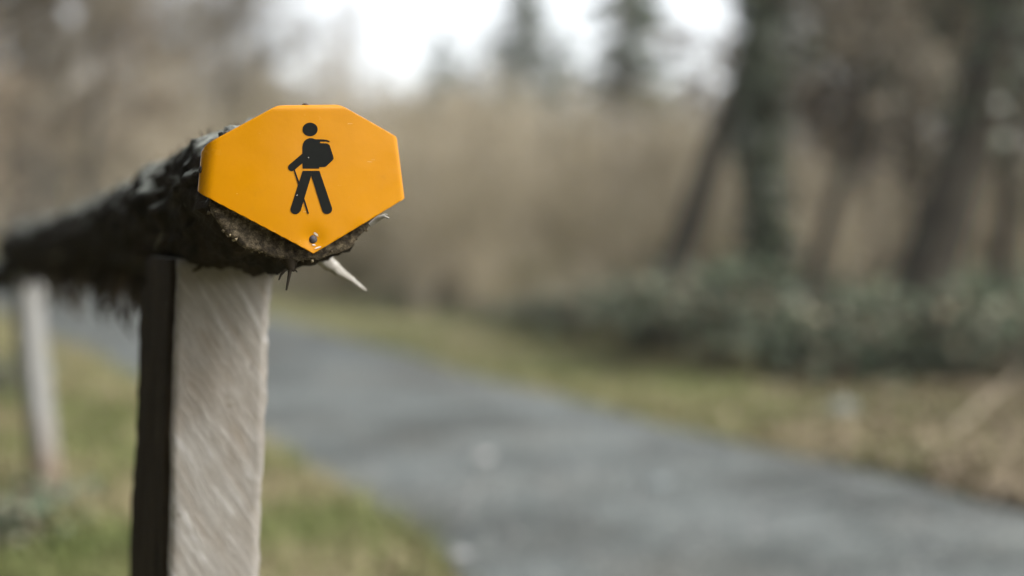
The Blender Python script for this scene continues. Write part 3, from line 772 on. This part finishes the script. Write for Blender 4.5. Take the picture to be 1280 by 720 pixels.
bt, bc, *_ = bare_tree(6.5, .085, (.12, .03), .3, 10, 6, 5, 0, .25, tw=1.5); sapm = meshes(bt, bc, M_trunk_grey, M_twig_grey)
def conifer(h, r, spread, nw=22, per=7, first=.1, dens=26, gap=0., prof=1.):
    K = 14; P = trunk_line(h, (0, 0), wob=.01); R = (r * np.linspace(1.1, .1, K))[None]
    bt = Buf(); bt.tubes(P, R, 8, .5); bc = Buf()
    for w_ in range(nw):
        t = first + (1 - first) * w_ / nw
        if rng.random() < gap: continue
        for q in range(per):
            a = rng.random() * 6.28; Ls = spread * (1 - .85 * t ** prof) * rng.uniform(.55, 1.15)
            z = t * h + rng.normal() * h * .012 - .15
            s = np.linspace(0, 1, 5)[:, None]; dirv = np.array([math.cos(a), math.sin(a), 0])
            pts = np.array([np.interp(z, P[0, :, 2], P[0, :, 0]), np.interp(z, P[0, :, 2], P[0, :, 1]), z]) + dirv * s * Ls + np.array([0, 0, 1]) * (-.28 * s + .12 * s**2) * Ls
            bc.tubes(pts[None], np.array([np.linspace(.03, .006, 5) * h / 6]), 3, .1)
            n = int(dens * max(.3, Ls / spread)); f = rng.random(n) ** .7
            pp = np.stack([np.interp(f, s[:, 0], pts[:, c_]) for c_ in range(3)], 1) + rng.normal(size=(n, 3)) * np.array([.12, .12, .05]) * Ls
            bc.cards(pp, rng.normal(size=(n, 3)) + np.array([0, 0, .8]), h * .022 * rng.uniform(.6, 1.4, n), .5)
    return [('trunk', bt.mesh('trunk', M_trunk_dark)), ('crown', bc.mesh('crown', M_needles))]
for x, d, ln, s in ((552, 17, -.05, .5), (700, 18, .2, .5), (765, 20, .12, .6)):
    tree('sapling', x, d, sapm, 'faint thin dark sapling standing in the brown undergrowth between the sign and the leaning tree', 'saplings in the undergrowth', rz=ln * 8, scale=s)
c1 = conifer(8., .12, 1.75, 22, 7, .3, 26, .22, 4.); c2 = conifer(9., .12, 3.0, 30, 8, .1, 20, .1, 1.6); c3 = conifer(7., .10, 2.8, 20, 8, .2, 18, .1, 1.6)
tree('conifer', 783, 44, c1, 'dark ragged conifer left of the brightest patch of sky', 'conifers on the skyline')
tree('conifer', 652, 62, c2, 'tall pale conifer reaching the top edge in the middle of the skyline', 'conifers on the skyline', rz=1.2, scale=1.05)
tree('conifer', 556, 58, c3, 'short faint conifer between the sign and the tall pale conifer', 'conifers on the skyline', rz=2.2, scale=.95)
tree('conifer', 706, 70, c3, 'low conifer in the notch between two taller conifers', 'conifers on the skyline', rz=.4, scale=.95)

# unseen spruces added at left and behind the camera to block sky light
c4 = conifer(8., .16, 2.2, 30, 8, .03, 26, 0., 1.2)
for x, y, s in ((-5.6, 5., 1.), (-6.5, 1.8, 1.1), (-4.8, -.8, .9), (-6.2, -3.5, 1.2), (-8.8, 4, 1.2), (-9, -1, 1.3), (-4.6, 2.4, .8), (-3, -7, 1.2), (0, -9, 1.3), (3.5, -10, 1.2), (-6, -9, 1.4), (1.5, -13, 1.5), (-2.5, -13, 1.4), (6.5, -13, 1.5)):
    t = empty('shade_spruce', (x, y, gz(x, y)), rng.random() * 6.28); t.scale = (s,) * 3
    tag(t, 'dense dark evergreen added out of view to shade the fence and sign', 'tree', 'shade trees added out of view')
    for pn, me in c4: link(pn, me, t)
# thin branch reaching into the upper left corner from a sapling just out of view
d = 3.4; bt = Buf(); X = (-150 - 640) / F * d
Ptr = np.array([[[0, 0, -.1], [.01, 0, .5], [.03, 0, 1.0], [.04, .02, 1.5], [.05, .02, 2.0]]]); bt.tubes(Ptr, np.array([[.022, .018, .014, .01, .005]]), 8, .5)
bx_ = Buf(); o3 = np.array([X, d, gz(X, d)])
pts = np.array([[px(-128, 112, d) - o3, px(-60, 70, d) - o3, px(0, 33, d) - o3, px(30, 16, d) - o3, px(62, -3, d) - o3, px(110, -35, d) - o3]])
bx_.tubes(pts, np.array([[.010, .008, .0068, .006, .0052, .003]]), 5, .1)
q1, r1 = grow(pts, np.array([[.010, .008, .007, .006, .005, .003]]), 5, .75, 1, 35, .3, 4, .45); bx_.tubes(q1, r1, 3)
sap = empty('sapling', o3); tag(sap, 'thin bare branch of a sapling crossing the upper left corner', 'sapling')
link('trunk', bt.mesh('trunk', M_trunk_grey), sap); link('branch', bx_.mesh('branch', M_twig_dark), sap)

rng = np.random.default_rng(5)
# ------------------------------------------------------------------ thicket that reads as one mass
def shrub(h, n1=10):
    b = Buf()
    P = np.zeros((n1, 6, 3)); a = rng.random(n1) * 6.28; sp_ = rng.uniform(.05, .5, n1)
    t = np.linspace(0, 1, 6); hh = h * rng.uniform(.6, 1.1, n1)
    P[:, :, 2] = hh[:, None] * t - .05
    P[:, :, 0] = np.cos(a)[:, None] * (.15 + sp_[:, None] * h * t**1.4); P[:, :, 1] = np.sin(a)[:, None] * (.15 + sp_[:, None] * h * t**1.4)
    P[:, 1:] += rng.normal(size=(n1, 5, 3)) * .03 * h
    R = .016 * (h / 3) * np.linspace(1, .3, 6)[None] * np.ones((n1, 1))
    b.tubes(P, R, 3)
    P1, R1 = grow(P, R, 8, .15, 1, 42, .45, 4, .6, .18, .1); R1 = np.maximum(R1, .0055); b.tubes(P1, R1, 3)
    P2, R2 = grow(P1, R1, 6, .15, 1, 42, .6, 3, .7, .2, .05); R2 = np.maximum(R2, .0048); b.tubes(P2, R2, 3)
    return np.concatenate(b.v), np.concatenate(b.f4), np.concatenate(b.r4)
shr = [shrub(2.6 + .25 * k) for k in range(6)]
b = Buf()
spots = []
for row, (d, hpx, step) in enumerate(((10.5, None, 60), (13, None, 55), (16.5, None, 50), (21, None, 48), (27, None, 45), (35, None, 42), (46, None, 40), (60, None, 38))):
    for x in np.arange(-160, 1440, step * 1.0):
        dd = d * rng.uniform(.88, 1.12); xx = x + rng.normal() * step * .4; X = (xx - 640) / F * dd
        spots.append((X, dd, xx))
XYs = np.array([s[:2] for s in spots]); dist, side = seg_dist(XYs); zz = ground_z(XYs)
for x, y in [(x_, y_) for x_, y_ in zip(np.linspace(285, 720, 26), np.interp(np.linspace(285, 720, 26), [285, 345, 480, 640, 740, 900], [352, 362, 382, 410, 433, 470]))]:
    q = px_ground(x + rng.normal() * 5, y - rng.uniform(2, 8)); v_, f_, r_ = shr[rng.integers(0, 6)]
    s = rng.uniform(.3, .5) if x < 600 else rng.uniform(.12, .24); a = rng.random() * 6.28; ca, sa = math.cos(a), math.sin(a)
    b.add(np.stack([(v_[:, 0] * ca - v_[:, 1] * sa) * s + q[0], (v_[:, 0] * sa + v_[:, 1] * ca) * s + q[1], v_[:, 2] * s + gz(q[0], q[1])], 1), f_, np.clip(r_ * .6 + rng.random() * .4, 0, 1))
for (X, dd, xx), ds_, z in zip(spots, dist, zz):
    if ds_ < (2.4 if dd < 13 else 1.25): continue
    if dd < 12.5 and xx < 520 and xx > -50: continue
    if dd < 14.5 and xx > 540: continue
    top_px = 94 + 18 * mnoise.noise(Vector((xx * .012, 0, 1))) + (0 if xx > 300 else -40) + rng.normal() * 12
    if 700 < xx < 900: top_px += 25
    if xx > 900: top_px = 165 + rng.normal() * 35
    want = (290 - top_px) / F * dd + H - z
    v_, f_, r_ = shr[rng.integers(0, 6)]
    hgt = v_[:, 2].max(); s = min(max(want, 1.0) * rng.uniform(.92, 1.12), 4.8 if dd < 30 else 8) / hgt
    a = rng.random() * 6.28; ca, sa = math.cos(a), math.sin(a)
    wd = max(s, .8)
    V = np.stack([(v_[:, 0] * ca - v_[:, 1] * sa) * wd + X, (v_[:, 0] * sa + v_[:, 1] * ca) * wd + dd, v_[:, 2] * s + z], 1)
    b.add(V, f_, np.clip(r_ * .6 + rng.random() * .4, 0, 1))
tag(link('thicket', b.mesh('thicket', M_thicket, smooth=False)), 'blurred mass of pale brown leafless undergrowth covering the slope behind the path', 'undergrowth', kind='stuff')

rng = np.random.default_rng(6)
# ------------------------------------------------------------------ bramble hedge on the right
def bramble(wd, h, nleaf):
    bs = Buf(); n1 = 26; K = 7; P = np.zeros((n1, K, 3)); a = rng.random(n1) * 6.28; t = np.linspace(0, 1, K)
    reach = wd * rng.uniform(.4, 1.05, n1); hh = h * rng.uniform(.6, 1.15, n1)
    P[:, :, 0] = np.cos(a)[:, None] * reach[:, None] * t; P[:, :, 1] = np.sin(a)[:, None] * reach[:, None] * t
    P[:, :, 2] = hh[:, None] * np.sin(np.minimum(t * 2.35, 2.6))[None] - .03
    P[:, 1:] += rng.normal(size=(n1, K - 1, 3)) * .03
    bs.tubes(P, .006 * np.linspace(1, .4, K)[None] * np.ones((n1, 1)), 4)
    P1, R1 = grow(P, .005 * np.ones((n1, K)), 6, .2, 1, 50, .3, 4, .6, .2, .05); bs.tubes(P1, R1, 3)
    bl = Buf(); i = rng.integers(0, len(P1), nleaf); f = rng.random(nleaf) * 2.99; k = f.astype(int); fr = (f - k)[:, None]
    p = P1[i, k] * (1 - fr) + P1[i, k + 1] * fr + rng.normal(size=(nleaf, 3)) * .05
    p[:, 2] = np.maximum(p[:, 2], .02)
    bl.cards(p, rng.normal(size=(nleaf, 3)) * .7 + np.array([0, -.1, .9]), rng.uniform(.02, .045, nleaf), .7)
    return [('stems', bs.mesh('stems', M_bramble_stem)), ('leaves', bl.mesh('leaves', M_bramble))]
brs = [bramble(.75, .62, 1000), bramble(.65, .75, 950), bramble(.85, .55, 1000), bramble(.6, .5, 550)]
hedge = [(690, 415, 3), (745, 432, 1), (800, 445, 3), (850, 452, 0), (915, 468, 1), (985, 478, 0), (1050, 482, 2), (1120, 484, 1), (1190, 482, 0), (1262, 478, 1), (1340, 490, 2),
         (760, 405, 2), (840, 412, 1), (900, 420, 0), (965, 425, 2), (1035, 428, 1), (1105, 430, 0), (1175, 428, 1), (1245, 426, 2), (1310, 430, 0), (350, 361, 3), (425, 371, 3), (500, 383, 3), (560, 393, 3), (625, 404, 3), (1280, 410, 1), (1150, 405, 2)]
for i, (x, y, k) in enumerate(hedge):
    q = px_ground(x + rng.normal() * 8, y + rng.uniform(-9, 5))
    t = empty('bramble_bush', (q[0], q[1], gz(q[0], q[1]) - .02), rng.random() * 6.28); t.scale = (1.1, 1.1, rng.uniform(.4, .85) * (.6 if x < 720 else 1))
    tag(t, 'low dark green bramble bush in the hedge between the grass verge and the bare wood', 'bush', 'bramble bushes beyond the verge')
    for pn, me in brs[k]: link(pn, me, t)
small = bramble(.34, .3, 420)
for x, y, s, lab in ((-8, 716, .62, 'small dark bramble clump in the lower left corner at the fence foot'), (-6, 512, .7, 'small bramble sprig at the left edge beside the far post')):
    q = px_ground(x, y); t = empty('bramble_clump', (q[0], q[1], gz(q[0], q[1]) - .01)); t.scale = (s,) * 3
    tag(t, lab, 'bush', 'bramble clumps by the fence')
    for pn, me in small: link(pn, me, t)

rng = np.random.default_rng(8)
# ------------------------------------------------------------------ grass, leaf litter
def scatter(n, xr, yr, lo, hi, sidewant):
    # uniform in photo pixels below the horizon, kept when the distance to the path is right
    X = rng.uniform(*xr, n); Y = rng.uniform(*yr, n)
    q = np.array([px_ground(a, c_)[:2] for a, c_ in zip(X, Y)]); dd, s = seg_dist(q)
    keep = (dd > lo) & (dd < hi) & (s * sidewant > 0); return q[keep], dd[keep]
b = Buf()
def blades(q, hmin, hmax, dry):
    n = len(q); z = ground_z(q); p = np.column_stack([q, z - .004]); a = rng.random(n) * 6.28
    h = rng.uniform(hmin, hmax, n); ln = rng.uniform(.1, .9, n) * h; dirv = np.stack([np.cos(a), np.sin(a), 0 * a], 1); sd_ = np.stack([-np.sin(a), np.cos(a), 0 * a], 1)
    wd = rng.uniform(.0022, .0042, n)[:, None]
    m1 = p + dirv * (ln * .3)[:, None] + ZUP * (h * .6)[:, None]; tp = p + dirv * ln[:, None] + ZUP * h[:, None]
    V = np.stack([p - sd_ * wd, p + sd_ * wd, m1 + sd_ * wd * .8, m1 - sd_ * wd * .8, tp + sd_ * wd * .2, tp - sd_ * wd * .2], 1)
    base_ = np.arange(n)[:, None] * 6
    f = np.concatenate([base_ + np.array([[0, 1, 2, 3]]), base_ + np.array([[3, 2, 4, 5]])], 0)
    patch = np.array([mnoise.noise(Vector((x * 1.6, y * 1.6, 2.))) for x, y in q])
    r = np.clip(rng.random(n) * .55 + dry + patch * .55, 0, 1)
    b.add(V, f, np.concatenate([r, r]))
q, dd = scatter(52000, (-140, 640), (340, 900), .035, 6, -1); blades(q, .03, .11, .3)
q, dd = scatter(70000, (150, 1200), (345, 640), .0, 2.6, 1); q = q[rng.random(len(q)) < 1 - .6 * smooth(800, 1100, q[:, 0] / q[:, 1] * F + 640)]; blades(q, .02, .07, .28)
q, dd = scatter(30000, (850, 1500), (440, 690), .0, 2.4, 1); q = q[rng.random(len(q)) < 1.0 * smooth(820, 1250, q[:, 0] / q[:, 1] * F + 640)]; blades(q, .02, .08, .42)
tag(link('grass', b.mesh('grass', M_grass, smooth=False)), 'short green and straw-coloured grass along both edges of the path', 'grass', kind='stuff')
b = Buf()
q, dd = scatter(19000, (780, 1500), (430, 690), .0, 4.5, 1)
keep = rng.random(len(q)) < smooth(850, 1350, q[:, 0] / q[:, 1] * F + 640) * .95; q = q[keep]
z = ground_z(q); b.cards(np.column_stack([q, z + rng.uniform(.005, .05, len(q))]), rng.normal(size=(len(q), 3)) * .5 + ZUP, rng.uniform(.014, .034, len(q)), .6)
q, dd = scatter(11000, (-140, 600), (400, 900), .1, 4, -1)
z = ground_z(q); b.cards(np.column_stack([q, z + rng.uniform(.005, .03, len(q))]), rng.normal(size=(len(q), 3)) * .5 + ZUP, rng.uniform(.012, .028, len(q)), .6)
tag(link('leaf_litter', b.mesh('leaf_litter', M_litter)), 'dry brown fallen leaves scattered over the verge', 'leaf litter', kind='stuff')

# pebbles lying loose on the path, too many to count
b = Buf(); n = 2600
k = rng.integers(60, 270, n); t = rng.random(n)[:, None]; q = NE[k] * (1 - t) + FE[k] * t; q += rng.normal(size=q.shape) * .05
dd, s = seg_dist(q); q = q[dd < -.03]; t2 = rng.uniform(.003, .011, len(q))
o6 = np.array([[1, 0, 0], [-1, 0, 0], [0, 1, 0], [0, -1, 0], [0, 0, .6], [0, 0, -.6]])
oct_f = [[0, 2, 4], [2, 1, 4], [1, 3, 4], [3, 0, 4], [2, 0, 5], [1, 2, 5], [3, 1, 5], [0, 3, 5]]
for p, r in zip(q, t2): b.add(np.array([p[0], p[1], .042]) + o6 * rng.uniform(.7, 1.2, (6, 1)) * r, oct_f, rng.random())
M_pebble = tint_mat('pebbles', [(0, (.10, .10, .10)), (.7, (.2, .2, .2)), (1, (.38, .37, .35))], .8)
tag(link('loose_gravel', b.mesh('loose_gravel', M_pebble, smooth=False)), 'loose grey gravel strewn over the path', 'gravel', kind='stuff')

# ------------------------------------------------------------------ single stones, fallen branch
def stone(name, x, y, r, colr, label, flat=.5, group=None):
    q = px_ground(x, y); z = gz(q[0], q[1]); dd, _ = seg_dist([q[:2]])
    if dd[0] < 0: z = .04
    bm = bmesh.new(); bmesh.ops.create_icosphere(bm, subdivisions=4, radius=1)
    for v in bm.verts:
        s = 1 + .25 * mnoise.noise(v.co * 1.3 + Vector((x, y, 0))) + .08 * mnoise.noise(v.co * 4)
        v.co = Vector((v.co.x * s * r * 1.15, v.co.y * s * r * .9, v.co.z * s * r * flat))
    for f in bm.faces: f.smooth = True
    me = D.meshes.new(name); bm.to_mesh(me); bm.free()
    m = NT(name + '_surface', .85, .2); n1 = m.noise(40, detail=6)
    m.col(m.ramp(n1, [(.3, tuple(c_ * .6 for c_ in colr)), (.7, colr)])); m.bump(n1, .6, .01); me.materials.append(m.m)
    o = link(name, me); o.location = (q[0], q[1], z + r * flat * .35); o.rotation_euler = (0, 0, x)
    return tag(o, label, 'stone', group)
G = 'single stones along the path'
stone('stone', 604, 588, .026, (.40, .40, .38), 'pale round stone lying in the middle of the path', .55, G)
stone('stone', 822, 622, .032, (.25, .28, .28), 'bluish grey stone on the path nearer the right', .4, G)
stone('stone', 572, 716, .026, (.28, .285, .28), 'flat grey stone at the near edge of the path', .4, G)
stone('stone', 1050, 530, .085, (.15, .16, .145), 'larger dark mossy stone in the verge beside the leaf litter', .7, G)
b = Buf()
pts = np.array([[px_ground(1180, 557) + [0, 0, .03], px_ground(1202, 545) + [0, 0, .05], px_ground(1224, 533) + [0, 0, .08], px_ground(1250, 520) + [0, 0, .12], px_ground(1280, 508) + [0, 0, .17]]])
b.tubes(pts, np.array([[.007, .008, .008, .006, .003]]), 6, .9)
q1, r1 = grow(pts, np.array([[.007, .008, .008, .006, .003]]), 7, .3, 1, 40, .35, 4, .5); b.tubes(q1, r1, 4, .8)
tag(link('fallen_branch', b.mesh('fallen_branch', M_twig)), 'pale fallen branch slanting over the leaf litter at lower right', 'branch')

# ------------------------------------------------------------------ thin winter haze round the scene
bm = bmesh.new(); bmesh.ops.create_cube(bm, size=1)
lo_, hi_ = np.array([-155., -55., -3.5]), np.array([155., 155., 30.])
for v in bm.verts: v.co = Vector((lo_ + hi_) / 2) + Vector(np.array(v.co) * (hi_ - lo_))
me = D.meshes.new('haze'); bm.to_mesh(me); bm.free()
hm = D.materials.new('haze_air'); hm.use_nodes = True; ht = hm.node_tree; ht.nodes.clear()
hv = ht.nodes.new('ShaderNodeVolumePrincipled'); hv.inputs['Density'].default_value = .0012; hv.inputs['Color'].default_value = (.9, .9, .9, 1)
hv.inputs['Anisotropy'].default_value = 0.
ho = ht.nodes.new('ShaderNodeOutputMaterial'); ht.links.new(hv.outputs[0], ho.inputs['Volume'])
me.materials.append(hm); tag(link('haze', me), kind='stuff')
